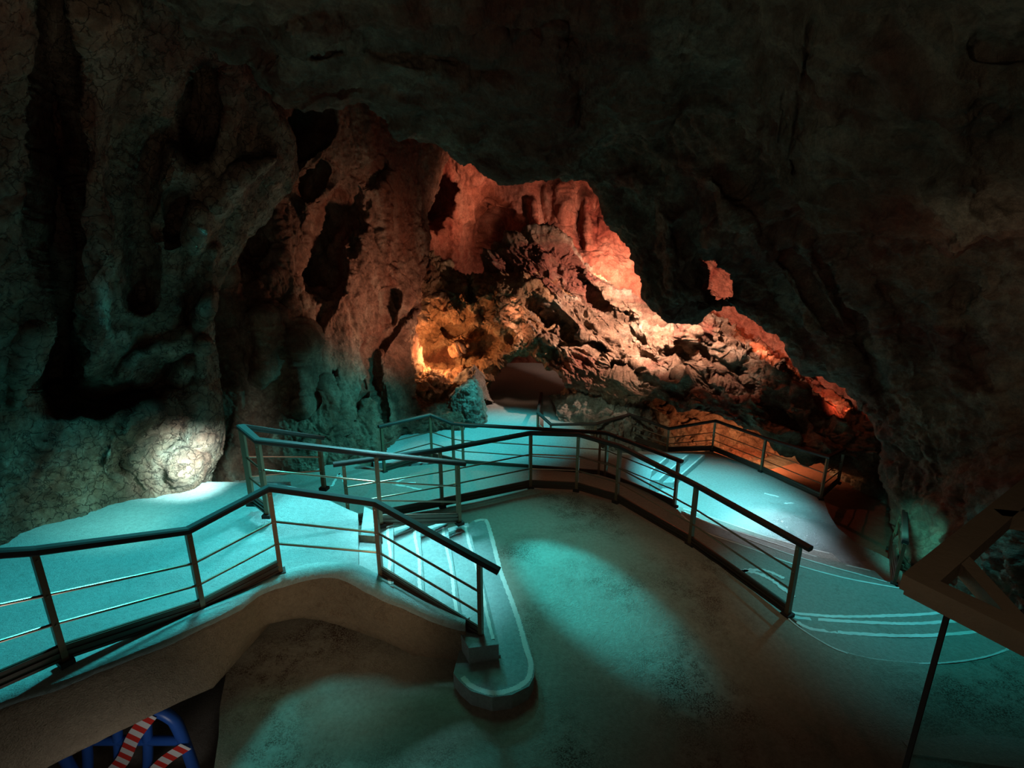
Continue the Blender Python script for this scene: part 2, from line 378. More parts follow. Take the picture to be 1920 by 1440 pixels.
# ------------------------------------------------------------------ bars, boxes, railings
def beam(bm, a, b, w, h, up=Vector((0, 0, 1)), ext=0.):
    a, b = Vector(a), Vector(b); t = (b - a).normalized(); a = a - t * ext; b = b + t * ext
    s = t.cross(up)
    if s.length < 1e-3: s = Vector((1, 0, 0))
    s.normalize(); u = s.cross(t).normalized()
    V = [bm.verts.new(p + s * w / 2 * i + u * h / 2 * j) for p in (a, b) for i, j in ((-1, -1), (1, -1), (1, 1), (-1, 1))]
    for f in ((0, 1, 2, 3), (7, 6, 5, 4), (0, 4, 5, 1), (1, 5, 6, 2), (2, 6, 7, 3), (3, 7, 4, 0)): bm.faces.new([V[i] for i in f])
def poly_beam(bm, pts, w, h, bev=.2):
    """mitred rail with a chamfered rectangular section along pts"""
    pts = [Vector(p) for p in pts]; c = min(w, h) * bev
    sec = [(-w/2+c, -h/2), (w/2-c, -h/2), (w/2, -h/2+c), (w/2, h/2-c), (w/2-c, h/2), (-w/2+c, h/2), (-w/2, h/2-c), (-w/2, -h/2+c)]
    rings = []
    for i, p in enumerate(pts):
        d1 = (p - pts[i-1]).normalized() if i else None; d2 = (pts[i+1] - p).normalized() if i < len(pts)-1 else None
        t = ((d1 or d2) + (d2 or d1)).normalized(); ref = d1 or d2
        s = Vector((t.y, -t.x, 0)).normalized(); u = s.cross(t).normalized()
        k = 1 / max(.5, math.sqrt(max(.25, (Vector((ref.x, ref.y, 0)).normalized().dot(Vector((t.x, t.y, 0)).normalized())))**2))
        rings.append([bm.verts.new(p + s * x * k + u * y) for x, y in sec])
    for r1, r2 in zip(rings, rings[1:]):
        for j in range(8): bm.faces.new((r1[j], r1[(j+1) % 8], r2[(j+1) % 8], r2[j]))
    bm.faces.new(rings[0]); bm.faces.new(rings[-1][::-1])
def rod(bm, a, b, r, n=8):
    a, b = Vector(a), Vector(b); t = (b - a).normalized(); s = t.cross(Vector((0, 0, 1)))
    if s.length < 1e-3: s = Vector((1, 0, 0))
    s.normalize(); u = s.cross(t)
    A = [[bm.verts.new(p + (s * math.cos(k*2*math.pi/n) + u * math.sin(k*2*math.pi/n)) * r) for k in range(n)] for p in (a, b)]
    for k in range(n): bm.faces.new((A[0][k], A[0][(k+1) % n], A[1][(k+1) % n], A[1][k]))
    bm.faces.new(A[0]); bm.faces.new(A[1][::-1])
def tube(bm, pts, r, n=8):
    L = smooth_line(pts, len(pts) * 6); rings = []
    for i, p in enumerate(L):
        t = (L[min(i+1, len(L)-1)] - L[max(i-1, 0)]).normalized(); s = t.cross(Vector((.13, .2, 1))).normalized(); u = s.cross(t)
        rings.append([bm.verts.new(p + (s * math.cos(k*2*math.pi/n) + u * math.sin(k*2*math.pi/n)) * r) for k in range(n)])
    for A, B in zip(rings, rings[1:]):
        for k in range(n): bm.faces.new((A[k], A[(k+1) % n], B[(k+1) % n], B[k]))
    bm.faces.new(rings[0]); bm.faces.new(rings[-1][::-1])
def railing(label, posts, group, start=None, end=None, bars=(.62, .36), hw=.085, hh=.06, pw=.055, kick=None, kickh=.14, nopost=(), kd=0):
    """posts: list of (base, top) world points; kick: list of bays with a ribbed kick plate"""
    root = empty('railing', posts[0][0], label, 'railing', 'metal railings along the cave walkways')
    tops = [t for _, t in posts]; line = list(tops)
    if start is not None: line = [start] + line
    if end is not None: line = line + [end]
    bm = bmesh.new(); poly_beam(bm, line, hw, hh); from_bm('handrail', bm, M_rail, root)
    for i, (b, t) in enumerate(posts):
        if i in nopost: continue
        nb = posts[min(i+1, len(posts)-1)][0] - posts[max(i-1, 0)][0]; nb.z = 0; nb.normalize()
        bm = bmesh.new(); beam(bm, b, t - Vector((0, 0, hh * .3)), pw, pw * .8, up=nb)
        o = from_bm('post', bm, M_post, root)
        bm = bmesh.new(); beam(bm, b + Vector((0, 0, -.01)), b + Vector((0, 0, .035)), pw * 2.1, pw * 1.7, up=nb)
        from_bm('foot_plate', bm, M_rail, o)
        sd = Vector((nb.y, -nb.x, 0))
        if sd.y > 0: sd = -sd
        for hgt in bars + (.93,):
            bm = bmesh.new(); c = b.lerp(t, hgt) + sd * pw * .4; rod(bm, c, c + sd * .012, .009, 6); from_bm('bolt', bm, M_rod, o)
    n = len(posts)
    for i in range(n - 1):
        (b1, t1), (b2, t2) = posts[i], posts[i + 1]
        for hgt in bars:
            bm = bmesh.new(); rod(bm, b1.lerp(t1, hgt), b2.lerp(t2, hgt), .0125); from_bm('crossbar', bm, M_rod, root)
    for i in (range(n - 1) if kick is None else kick):
        b1, b2 = posts[i][0], posts[i + 1][0]; up = Vector((0, 0, 1))
        bm = bmesh.new(); beam(bm, b1 + up * (kickh/2 + .01 + kd), b2 + up * (kickh/2 + .01 + kd), .02, kickh)
        for k in (.12, .5, .88): beam(bm, b1 + up * (kickh * k + .01 + kd), b2 + up * (kickh * k + .01 + kd), .04, kickh * .16)
        from_bm('kick_plate', bm, M_plate, root)
    return root
def P_(bx, by, z, tx, ty, h=None):
    b = atz(bx, by, z); t = b + Vector((0, 0, (atd(tx, ty, b.y).z - z) if h is None else h)); return (b, t)

#STRUCTURE
# main floor (foreground ramp)
Mz = 0.
Mline = [P_(829, 950, Mz, 826, 842)[0], P_(994, 915, Mz, 0, 0, 1)[0], P_(1081, 919, Mz, 0, 0, 1)[0], P_(1156, 941, Mz, 0, 0, 1)[0]]
edge = [Vector((-2.6, 7.05, 0)), on_floor(829, 953), on_floor(994, 918), on_floor(1081, 923), on_floor(1156, 945), on_floor(1294, 1025), on_floor(1476, 1158)]
curve = smooth_line([on_floor(1476, 1158), on_floor(1498, 1176), on_floor(1535, 1200), on_floor(1580, 1222), on_floor(1650, 1238), on_floor(1750, 1244), on_floor(1850, 1231), on_floor(1930, 1200), on_floor(2080, 1140)], 28)
pts = edge[:-1] + curve + [Vector((9, 3, 0)), Vector((9, .3, 0)), Vector((-1.3, .3, 0)), on_floor(400, 1450), on_floor(410, 1380), on_floor(412, 1330), on_floor(425, 1260), Vector((-2.9, 5.5, 0)), Vector((-7, 5.5, 0)), Vector((-7, 7.05, 0))]
tag(slab('floor', pts, -1.9, M_floor, fz, .22, .02), kind='structure', label='brown stained concrete foreground floor')
strip('kerb_line', curve[:-3], .02, M_edge)
tag(slab('floor', [Vector((-7, .3, -1.15)), Vector((-.9, .3, -1.15)), Vector((-2.0, 5.6, -1.15)), Vector((-7, 5.6, -1.15))], -1.6, M_walk, None, .4, .03), kind='structure', label='dark lower ground under the arch at the left')
# lower walkway behind the main railing
wk = [atz(*p, -.68) for p in ((470, 860), (600, 856), (720, 880), (851, 866), (1000, 878), (1122, 890), (1200, 915), (1272, 956))]
dl = smooth_line([atz(1272, 956, -.68), atz(1301, 986, -.68), atz(1380, 1016, -.68), atz(1459, 1046, -.68), atz(1530, 1068, -.68), atz(1600, 1085, -.68), atz(1700, 1103, -.68)], 20)
wk = wk + dl[1:] + [Vector((7.5, 6.2, -.68)), Vector((7.5, 3.5, -.68)), Vector((3, 4, -.68)), Vector((-1, 6, -.68)), Vector((-6, 6, -.68)), Vector((-6.5, 10.5, -.68))]
tag(slab('floor', wk, -2.0, M_walk, None, .4, .01), kind='structure', label='lower concrete walkway behind the main railing')
# lower lit floor, red recess floor and rear landing
lf = [atz(*p, -1.45) for p in ((1180, 900), (1190, 850), (1335, 846), (1427, 882), (1545, 937), (1553, 962), (1570, 990), (1600, 1015), (1640, 1033), (1690, 1060), (1760, 1110))] + [Vector((7.5, 6, -1.45)), Vector((2, 6, -1.45)), Vector((1.6, 8.5, -1.45))]
tag(slab('floor', lf, -2.4, M_low, None, .3, .02), kind='structure', label='wet lower floor under the cold light')
rf = [Vector((5.5, 6, -1.85)), Vector((6, 12.5, -1.85)), Vector((12, 15, -1.85)), Vector((13, 6, -1.85))]
tag(slab('floor', rf, -2.6, M_redfl, None, .4, .06), kind='structure', label='reddish sunken floor beside the right wall')
ld = [atz(*p, -.85) for p in ((700, 868), (851, 868), (1000, 880), (1122, 893), (1215, 925), (1222, 882), (1195, 858), (1130, 842), (1060, 760), (1060, 680), (900, 680), (840, 760), (700, 800))]
tag(slab('floor', ld, -2.4, M_plat, None, .5, .03), kind='structure', label='pale landing leading into the rear passage')
bigf = [Vector((-12, 5, -2.1)), Vector((-12, 30, -2.1)), Vector((14, 30, -2.1)), Vector((14, 5, -2.1))]
tag(slab('floor', bigf, -2.5, M_grey, None, 1., .1), kind='structure', label='rough cave ground under the walkways')

# ------- raised platform on a half arch, left
def pz(x, y): return .75 + .13 * min(1.5, max(0, 4.6 - y))
def on_plat(px, py):
    z = .75
    for _ in range(20): p = atz(px, py, z); z = pz(p.x, p.y)
    return Vector((p.x, p.y, z))
OUT = [(-130, 1372), (0, 1317), (90, 1285), (177, 1253), (300, 1203), (400, 1160), (455, 1130), (500, 1102), (567, 1080), (640, 1077)]
outer = [on_plat(*p) for p in OUT]
ro = [((723, 1117), .60), ((807, 1153), .40), ((873, 1173), .30)]
outer += [atz(*p, z) for p, z in ro]
inner_px = [(-130, 1345), (0, 1295), (60, 1270), (117, 1247), (250, 1200), (367, 1158), (460, 1113), (537, 1077), (598, 1064), (662, 1067)]
inner = [on_plat(*p) for p in inner_px] + [atz(709, 1087, .62), atz(790, 1125, .44), atz(873, 1165, .30)]
OL = smooth_line(outer, 60); IL = smooth_line(inner, 60)
UND = [(-130, 1560), (0, 1500), (90, 1440), (200, 1385), (330, 1322), (400, 1292), (430, 1245), (455, 1205), (500, 1172), (560, 1161), (600, 1165), (640, 1175), (740, 1213), (783, 1237), (827, 1257), (853, 1266)]
bm = bmesh.new(); rings = []
up_ = np.array(UND, float)
for i, (o, q) in enumerate(zip(OL, IL)):
    pr = project(np.array([tuple(o)]))[0]
    # lower point: same plan position, found on the underside curve
    best = None
    for z in np.linspace(o.z - .02, -.75, 240):
        s = project(np.array([[o.x, o.y, z]]))[0]
        if s[1] >= np.interp(s[0], up_[:, 0], up_[:, 1]): best = z; break
    zb = max(best if best is not None else -.75, fz(o.x, o.y) - .3)
    bk = Vector((.25, 1.5, 0)) if True else 0
    rings.append([bm.verts.new(o), bm.verts.new(Vector((o.x, o.y, (o.z * .5 + zb * .5))) + Vector((0, -.03, 0))), bm.verts.new(Vector((o.x, o.y + .02, zb))), bm.verts.new(Vector((o.x + .15, o.y + 1.2, zb - .1))), bm.verts.new(Vector((q.x, q.y, q.z + .02))) ])
for a, b in zip(rings, rings[1:]):
    for k in range(4):
        bm.faces.new((a[k], b[k], b[k + 1], a[k + 1])) if k < 3 else None
    bm.faces.new((a[0], a[4], b[4], b[0]))
bm.faces.new(rings[-1])
bmesh.ops.subdivide_edges(bm, edges=bm.edges[:], cuts=2, use_grid_fill=True)
Pn = np.array([tuple(v.co) for v in bm.verts]); hn = fbm(Pn, 3, 4) * .014
for v, k in zip(bm.verts, hn): v.co += Vector((0, -k, k * .4))
arch = from_bm('arched_parapet', bm, M_stucco, None, True)
tag(arch, 'rough tan stucco half arch carrying the raised platform on the left', 'arch')
bm = bmesh.new(); prev = None
for i, (o, q) in enumerate(zip(OL, IL)):
    j = .006 * math.sin(i * .7) + .006 * random.random()
    r = [bm.verts.new(o + Vector((0, -.04 - j, -.035 - j))), bm.verts.new(o + Vector((0, -.03, .015))), bm.verts.new(o.lerp(q, .5) + Vector((0, 0, .04))), bm.verts.new(q + Vector((0, .05, .03))), bm.verts.new(q + Vector((0, .07, -.05)))]
    if prev:
        for k in range(4): bm.faces.new((prev[k], r[k], r[k + 1], prev[k + 1]))
    prev = r
from_bm('coping', bm, M_plat, arch, True)
# platform deck
sedge_far, sedge_near = atz(671, 962, .75), atz(672, 1072, .75)
deck = [IL[k] for k in range(0, 46, 3)] 
deck = [p for p in deck if p.x < sedge_near.x - .05] + [sedge_near, sedge_far, atz(590, 925, .75), atz(503, 920, .75)]
deck += [Vector((-3.35, 6.9, .75)), Vector((-7.5, 6.9, .75)), Vector((-7.5, 2.2, .75))]
tag(slab('floor', deck, .5, M_plat, pz, .2, .015), kind='structure', label='raised pale platform left of the arch steps')
# under-platform back wall
bm = bmesh.new(); prev = None
for o in (Vector((-7.5, 3.9, 0)), Vector((-4.4, 4.9, 0)), Vector((-3.2, 5.6, 0)), Vector((-2.3, 5.7, 0)), Vector((-1.55, 5.6, 0))):
    r = [bm.verts.new((o.x, o.y, -1.3)), bm.verts.new((o.x, o.y, .70 if o.x < -1.4 else (.4 if o.x < -.7 else .1)))]
    if prev: bm.faces.new((prev[0], r[0], r[1], prev[1]))
    prev = r
tag(from_bm('wall_under_platform', bm, M_stucco), kind='structure')
# ------- steps between the platform and the main floor
st = empty('staircase', atz(790, 1060, .3), 'pale wide steps dropping right from the raised platform beside the arch', 'stairs')
LN = [((671, 964), (672, 1072)), ((733, 985), (738, 1100)), ((783, 988), (797, 1122)), ((835, 986), (866, 1158)), ((877, 984), (935, 1208))]
levels = [.75, .61, .47, .33, .19]
nos = [(atz(*a, z), atz(*b, z)) for (a, b), z in zip(LN, levels)]
for i in range(1, 5):
    a0, b0 = nos[i - 1]; a1, b1 = nos[i]; z = levels[i]
    d = (b1 - a1).normalized()
    e_ = .45 if i == 1 else .14
    q = [Vector((a0.x - .05, a0.y + e_, z)), Vector((a1.x, a1.y + .14, z)), Vector((b1.x, b1.y, z)) , Vector((b0.x - .05, b0.y, z))]
    if i == 4: q = [Vector((a0.x - .05, a0.y + .14, z)), a1 + Vector((0, .06, 0)), b1, Vector((b1.x - .3, b1.y - .05, z)), Vector((b0.x - .05, b0.y, z))]
    s_ = slab('step', q, z - .2, M_plat, None, .2, .006, st)
    strip('worn_edge', [a1.lerp(b1, t) + Vector((-.035 - .012 * math.sin(t * 9), 0, 0)) for t in np.linspace(0.02, .97, 7)], .035, M_edge, s_)
# end block under the last post and the pill shaped bottom step
PZ = -.24
def pill(z): return [atz(px, py, z) for px, py in ((914, 982), (940, 1068), (960, 1117), (978, 1165), (993, 1213), (1002, 1250), (1001, 1270), (992, 1287), (960, 1303), (923, 1308), (883, 1296), (862, 1278), (850, 1262))]
far = [atz(879, 983, .02), atz(887, 976, .02), atz(902, 973, .02), atz(914, 982, .02)]
def pillz(x, y): return .04 if y > 6 else .04 - .03 * (6 - y)
def solve(px, py):
    z = 0
    for _ in range(30): p = atz(px, py, z); z = pillz(p.x, p.y) + .0
    return Vector((p.x, p.y, z))
pp = [solve(*p) for p in ((850, 1262), (880, 1150), (872, 1060), (874, 1000), (879, 983), (887, 976), (902, 973), (914, 982), (940, 1068), (960, 1117), (978, 1165), (993, 1213), (1002, 1250), (1001, 1270), (992, 1287), (960, 1303), (923, 1308), (883, 1296), (862, 1278))]
pz_fn = lambda x, y: pillz(x, y)
ps = slab('bottom_step', pp, -.75, M_plat, pz_fn, .15, .004, st)
ctr = sum(pp, Vector()) / len(pp)
rim = smooth_line([p.lerp(Vector((p.x * .5 + ctr.x * .5, p.y, p.z)), .16) + Vector((0, .05 if p.y < 4.6 else -.03, .0)) for p in pp[5:]], 60)
rim = [Vector((p.x, p.y, pillz(p.x, p.y))) for p in rim]
strip('worn_edge', rim, .055, M_edge, ps)
blk = [atz(*p, -.0) for p in ((878, 1222), (936, 1216), (944, 1232), (940, 1250), (878, 1255))]
bq = [atz(*p, .02) for p in ((876, 1215), (932, 1208), (939, 1228), (877, 1234))]
bo = slab('end_block', bq, -.42, M_plat, None, .1, .003, st)
# ------- steps down behind the platform, left of the second railing
s2 = empty('staircase', (-4, 7.1, .6), 'narrow teal lit steps going down behind the platform beside the left rock column', 'stairs')
for i in range(4):
    z = .61 - .3 * i; y = 6.88 + .33 * i
    slab('step', [Vector((-5.6, y - .02, z)), Vector((-3.35, y - .02, z)), Vector((-3.3, y + .33, z)), Vector((-5.6, y + .33, z))], -.8, M_plat, None, .3, .01, s2)
# ------- curved steps right, main floor down to the walkway
s3 = empty('staircase', (4.3, 5.2, -.4), 'curved shallow steps with pale teal edges below the foreground floor on the right', 'stairs')
def offs(line, z): return [atz(*p, z) for p in line]
es = [([(1488, 1160), (1515, 1175), (1580, 1183), (1660, 1188), (1740, 1188), (1850, 1178), (1930, 1160)], -.22),
      ([(1478, 1150), (1500, 1156), (1600, 1163), (1680, 1166), (1740, 1165), (1850, 1155), (1930, 1140)], -.38),
      ([(1470, 1145), (1560, 1153), (1650, 1152), (1740, 1148), (1850, 1135), (1930, 1120)], -.54)]
for ln, z in es:
    L = smooth_line(offs(ln, z), 24)
    q = L + [Vector((L[-1].x, 3.2, z)), Vector((L[0].x + .2, 3.6, z))]
    o = slab('step', q, -1.0, M_walk, None, .3, .005, s3)
    strip('worn_edge', [p + Vector((0, -.03, 0)) for p in L[1::3]], .05, M_edge, o)
# ------- fanned steps from the walkway down to the wet floor
s4 = empty('staircase', (4, 7.5, -1.1), 'fanned low steps with thin white edge lines below the main railing', 'stairs')
ws = [([(1273, 950), (1330, 967), (1400, 992), (1470, 1014), (1520, 1028), (1560, 1037)], -1.28),
      ([(1276, 954), (1330, 978), (1436, 1012), (1510, 1036), (1580, 1056), (1640, 1070)], -1.08),
      ([(1278, 958), (1340, 984), (1420, 1016), (1511, 1047), (1600, 1072), (1672, 1092)], -.88)]
for ln, z in ws:
    L = smooth_line(offs(ln, z), 24)
    q = L + [Vector((L[-1].x, L[-1].y - 1.3, z)), Vector((L[len(L)//2].x - .4, L[len(L)//2].y - 1.8, z)), Vector((L[0].x - .3, L[0].y - .6, z))]
    o = slab('step', q, -1.6, M_walk, None, .3, .005, s4)
    strip('worn_edge', [p + Vector((-.01, -.03, 0)) for p in L[1::3]], .028, M_edge, o)
strip('worn_edge', [p + Vector((-.01, -.03, 0)) for p in dl[1::3]], .03, M_edge, s4)
# ------- rear steps lit white
s5 = empty('staircase', atz(1270, 875, -1.2), 'brightly lit steps rising left behind the farther railing', 'stairs')
rs = [((1322, 852), (1262, 905), -1.30), ((1292, 852), (1236, 900), -1.15), ((1255, 855), (1215, 890), -1.0)]
for a, b, z in rs:
    A, B = atz(*a, z), atz(*b, z)
    q = [A, B, B + Vector((-1.2, 0, 0)), A + Vector((-1.2, .2, 0))]
    o = slab('step', q, -1.6, M_plat, None, .3, .005, s5)
    strip('worn_edge', [A.lerp(B, t) + Vector((-.03, 0, 0)) for t in np.linspace(.05, .95, 5)], .03, M_edge, o)

#RAILS
N_ = [P_(-140, 1362, 1.12, -165, 1055), P_(123, 1242, .98, 68, 1029, 1.0), P_(382, 1152, .74, 353, 995), P_(527, 1075, .76, 502, 915), P_(715, 1086, .57, 702, 943), P_(902, 1203, .10, 900, 1051)]
sN = N_[0][1] + (N_[0][1] - N_[1][1]) * .15
railing('dark near railing on the stucco arch edge, bending over its crown', N_, None, start=sN, end=N_[-1][1] + (N_[-1][1] - N_[-2][1]).normalized() * .22, kick=(0, 1, 2, 4), kd=.02)
# left continuation of the kick plate and bars outside the frame
S_ = [P_(608, 917, .33, 601, 820), P_(474, 945, .88, 460, 800), P_(503, 967, .85, 488, 826), P_(715, 985, .62, 705, 852), P_(861, 981, .28, 858, 868)]
railing('railing along the far side of the pale platform steps', S_, None, start=S_[0][1] + (S_[0][1] - S_[1][1]).normalized() * .1, end=S_[-1][1] + (S_[-1][1] - S_[-2][1]).normalized() * .12, kick=(1, 3), pw=.06)
m0 = Vector((-2.42, 7.02, 0))
M_ = [(m0, m0 + Vector((0, 0, 1.0))), P_(829, 950, 0, 826, 844), P_(994, 915, 0, 995, 812), P_(1081, 919, 0, 1083, 815), P_(1156, 941, 0, 1162, 837), P_(1294, 1022, -.03, 1303, 910), P_(1476, 1154, -.1, 1496, 1018)]
railing('long dark railing around the brown stained main floor', M_, None, start=M_[0][1] + (M_[0][1] - M_[1][1]).normalized() * .14, end=M_[-1][1] + (M_[-1][1] - M_[-2][1]).normalized() * .13, pw=.06)
Fz = -.68
F_ = [P_(721, 886, -.7, 713, 799), P_(810, 860, -.7, 808, 778), P_(851, 870, -.75, 850, 794), P_(869, 874, -.75, 869, 796), P_(1122, 893, -.78, 1124, 811), P_(1135, 896, -.78, 1138, 813), P_(1264, 951, -.75, 1275, 863)]
railing('bronze railing across the middle in front of the rear passage', F_, None, end=F_[-1][1] + (F_[-1][1] - F_[-2][1]).normalized() * .08, start=F_[0][1] + (F_[0][1] - F_[1][1]).normalized() * .06, pw=.06)
R_ = [P_(1008, 828, -1.25, 1007, 774), P_(1032, 842, -1.3, 1029, 796), P_(1114, 843, -1.3, 1115, 795), P_(1178, 824, -1.3, 1181, 777), P_(1250, 848, -1.4, 1252, 804), P_(1335, 845, -1.45, 1341, 789), P_(1427, 884, -1.45, 1436, 822), P_(1538, 936, -1.45, 1547, 857), P_(1571, 906, -1.6, 1583, 842)]
railing('far zigzag railing in front of the orange lit recess', R_, None, start=atd(1015, 737, R_[0][0].y + 3), pw=.06)
G_ = [(atz(1676, 1096, -.9), atz(1676, 1096, -.9) + Vector((0.02, 0, .72))), (atz(1667, 1030, -1.7), atz(1667, 1030, -1.7) + Vector((.1, 0, .95)))]
railing('short railing seen end on beside the teal lit foot of the right wall', G_, None, kickh=.3, pw=.045)

#ROCKS
# left wall
Lrows = [
 [(-260, -330, 3.0), (-60, -330, 3.4), (150, -300, 4.0), (330, -260, 4.8), (480, -220, 6.0), (560, -200, 7.6)],
 [(-260, -60, 3.4), (-60, -40, 3.9), (120, -20, 4.6), (280, 0, 5.3), (400, 30, 6.4), (480, 60, 8.2)],
 [(-260, 200, 3.7), (-60, 200, 4.3), (120, 200, 5.0), (300, 200, 5.8), (450, 200, 6.8), (545, 260, 7.6), (520, 300, 9.4)],
 [(-260, 380, 3.9), (-60, 390, 4.5), (120, 400, 5.2), (290, 400, 6.0), (420, 400, 6.9), (500, 388, 7.7), (470, 390, 9.6)],
 [(-260, 560, 4.2), (-60, 560, 4.8), (100, 560, 5.5), (240, 560, 6.2), (350, 560, 6.9), (412, 555, 7.5), (385, 550, 9.4)],
 [(-260, 720, 4.4), (-60, 720, 5.0), (80, 710, 5.8), (200, 700, 6.5), (310, 700, 7.0), (394, 700, 7.5), (370, 700, 9.4)],
 [(-260, 860, 4.5), (-60, 860, 5.0), (60, 850, 5.6), (180, 840, 6.2), (290, 830, 6.8), (398, 810, 7.4), (370, 820, 9.4)],
 [(-260, 1030, 4.4), (-80, 1010, 4.9), (40, 975, 5.5), (170, 940, 6.1), (280, 905, 6.6), (378, 875, 7.1), (360, 880, 9.2)],
 [(-260, 1080, 4.4), (-80, 1060, 4.8), (40, 1030, 5.4), (180, 985, 6.0), (290, 945, 6.5), (374, 915, 7.0), (350, 920, 9.0)],
 [(-260, 1250, 4.4), (-80, 1230, 4.8), (40, 1200, 5.3), (180, 1150, 5.9), (290, 1080, 6.4), (370, 1050, 6.9), (350, 1050, 9.0)]]
lf_ = [([(88, -100), (96, 120), (106, 300), (118, 440), (116, 620), (112, 720)], 46, 1.6, 2.), ([(378, 130), (385, 200), (375, 270)], 42, 1.2, 2.), ([(290, 260), (268, 340), (262, 440), (262, 560)], 38, .8, 1.4),
       ([(110, 748), (180, 752), (235, 735)], 46, 1.2, 2.), ([(285, 728), (305, 708)], 44, .7, 2.), ([(338, 380), (325, 425)], 38, .9, 1.6), ([(345, 150), (335, 250)], 30, .5, 1.4),
       ([(355, 480), (350, 600)], 26, .35), ([(225, 870), (232, 840)], 26, .4, 1.5), ([(180, 40), (190, 330), (185, 500), (190, 650)], 85, -.42), ([(405, 470), (385, 640)], 22, -.25),
       ([(405, 560), (340, 640), (262, 668), (228, 700)], 26, -.30), ([(350, 690), (300, 745), (240, 805), (200, 870)], 24, -.28), ([(375, 400), (350, 540)], 20, -.25), ([(205, 515), (212, 600)], 42, .3),
       ([(340, 870), (300, 860)], 60, -.25), ([(385, 650), (378, 820)], 24, -.32), ([(520, 300), (450, 330), (410, 380)], 34, -.4), ([(60, 620), (30, 760)], 26, -.2)]
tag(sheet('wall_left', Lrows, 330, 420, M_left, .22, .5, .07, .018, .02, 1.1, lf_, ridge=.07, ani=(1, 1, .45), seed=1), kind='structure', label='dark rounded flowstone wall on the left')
# foreground ceiling
Ed = [(150, -80, 4.6), (320, 25, 5.4), (372, 84, 5.8), (430, 110, 6.0), (480, 98, 6.2), (503, 155, 6.2), (525, 185, 6.3), (565, 194, 6.4), (620, 178, 6.6), (690, 190, 6.8), (742, 255, 6.9), (800, 275, 7.1), (880, 308, 7.3), (960, 342, 7.5), (1050, 325, 7.5), (1100, 280, 7.4), (1150, 240, 7.2), (1240, 232, 7.0), (1310, 212, 6.9), (1385, 215, 6.7), (1415, 280, 6.4), (1460, 345, 6.1), (1530, 430, 5.8), (1640, 430, 5.4), (1740, 440, 5.1), (1790, 490, 4.9), (1850, 430, 4.7), (1960, 420, 4.5), (2150, 430, 4.2)]
def sh(E, dy, k, dY, yc=None):
    return [(x + 0, (y + dy) if yc is None else yc + (y - yc) * k, Y + dY) for x, y, Y in E]
Crows = [[(x + (x - 960) * .3, -420, Y * .35) for x, y, Y in Ed], [(x + (x - 960) * .12, -230, Y * .52) for x, y, Y in Ed], [(x, -60 + y * .08, Y * .7) for x, y, Y in Ed],
         [(x, y * .5 - 25, Y * .84) for x, y, Y in Ed], [(x, y * .82 - 10, Y * .95) for x, y, Y in Ed], Ed, sh(Ed, -25, 1, .5), sh(Ed, -120, 1, 1.1), sh(Ed, -330, 1, 1.3)]
cf = [([(700, 85), (850, 110), (930, 115)], 40, .3), ([(960, 100), (900, 130), (850, 60)], 55, .25), ([(1040, 60), (1060, 230), (1020, 300)], 30, -.2), ([(640, 90), (590, 100)], 18, .3), ([(1500, 250), (1520, 60)], 14, .15), ([(1460, 280), (1470, 180)], 8, .12), ([(1480, 320), (1500, 180)], 8, .12),
      ([(560, 60), (640, 70)], 50, -.25), ([(930, 80), (1030, 110)], 55, -.25), ([(1850, 95), (1920, 95)], 40, .15)]
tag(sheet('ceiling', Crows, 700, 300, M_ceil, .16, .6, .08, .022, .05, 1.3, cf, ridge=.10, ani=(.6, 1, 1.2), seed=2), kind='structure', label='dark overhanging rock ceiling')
# right mass and wall
Er = [(880, 250, 10.8), (980, 330, 10.8), (1060, 330, 10.8), (1110, 352, 10.8), (1165, 430, 10.8), (1200, 500, 10.8), (1222, 565, 10.7), (1255, 600, 10.6), (1300, 592, 10.5), (1350, 572, 10.4), (1385, 575, 10.3), (1440, 612, 10.1), (1500, 662, 9.9), (1560, 705, 9.7), (1610, 745, 9.5), (1645, 800, 9.2), (1665, 870, 9.0), (1688, 940, 8.8), (1690, 1010, 8.3), (1712, 1075, 7.3), (1755, 1140, 6.2), (1830, 1200, 5.5)]
def off(E, dx, dy, kY, sp=0): return [(x + dx * (.6 + .4 * i / len(E)), y + dy, Y * kY) for i, (x, y, Y) in enumerate(E)]
Rrows = [off(Er, 30, -330, 1.35), off(Er, 22, -120, 1.22), off(Er, 10, -20, 1.09), Er, off(Er, 55, -40, .955), off(Er, 150, -110, .86), off(Er, 300, -230, .74), off(Er, 480, -330, .62), off(Er, 760, -420, .5)]
hole = [(1312, 488), (1340, 490), (1362, 508), (1373, 535), (1366, 566), (1345, 560), (1326, 545), (1330, 515)]
rf_ = [([(1340, 500), (1352, 540)], 42, .9, 1.6), ([(1290, 440), (1310, 520)], 40, .35), ([(1240, 420), (1260, 540)], 30, -.3), ([(1330, 340), (1480, 540), (1600, 700)], 34, -.35), ([(1400, 470), (1460, 560)], 30, .3),
       ([(1530, 450), (1600, 590), (1650, 720)], 30, .4), ([(1590, 500), (1680, 680)], 50, -.3), ([(1180, 330), (1260, 420)], 35, -.25), ([(1700, 780), (1730, 900)], 50, -.25), ([(1650, 860), (1675, 940)], 24, .3), ([(1810, 560), (1840, 700)], 60, .35), ([(1850, 370), (1790, 400)], 50, -.3)]
tag(sheet('wall_right', Rrows, 520, 400, M_right, .22, .5, .12, .025, .08, 1.2, rf_, [hole], ridge=.14, ani=(.8, 1, .8), seed=3), kind='structure', label='dark hanging rock mass and wall on the right')
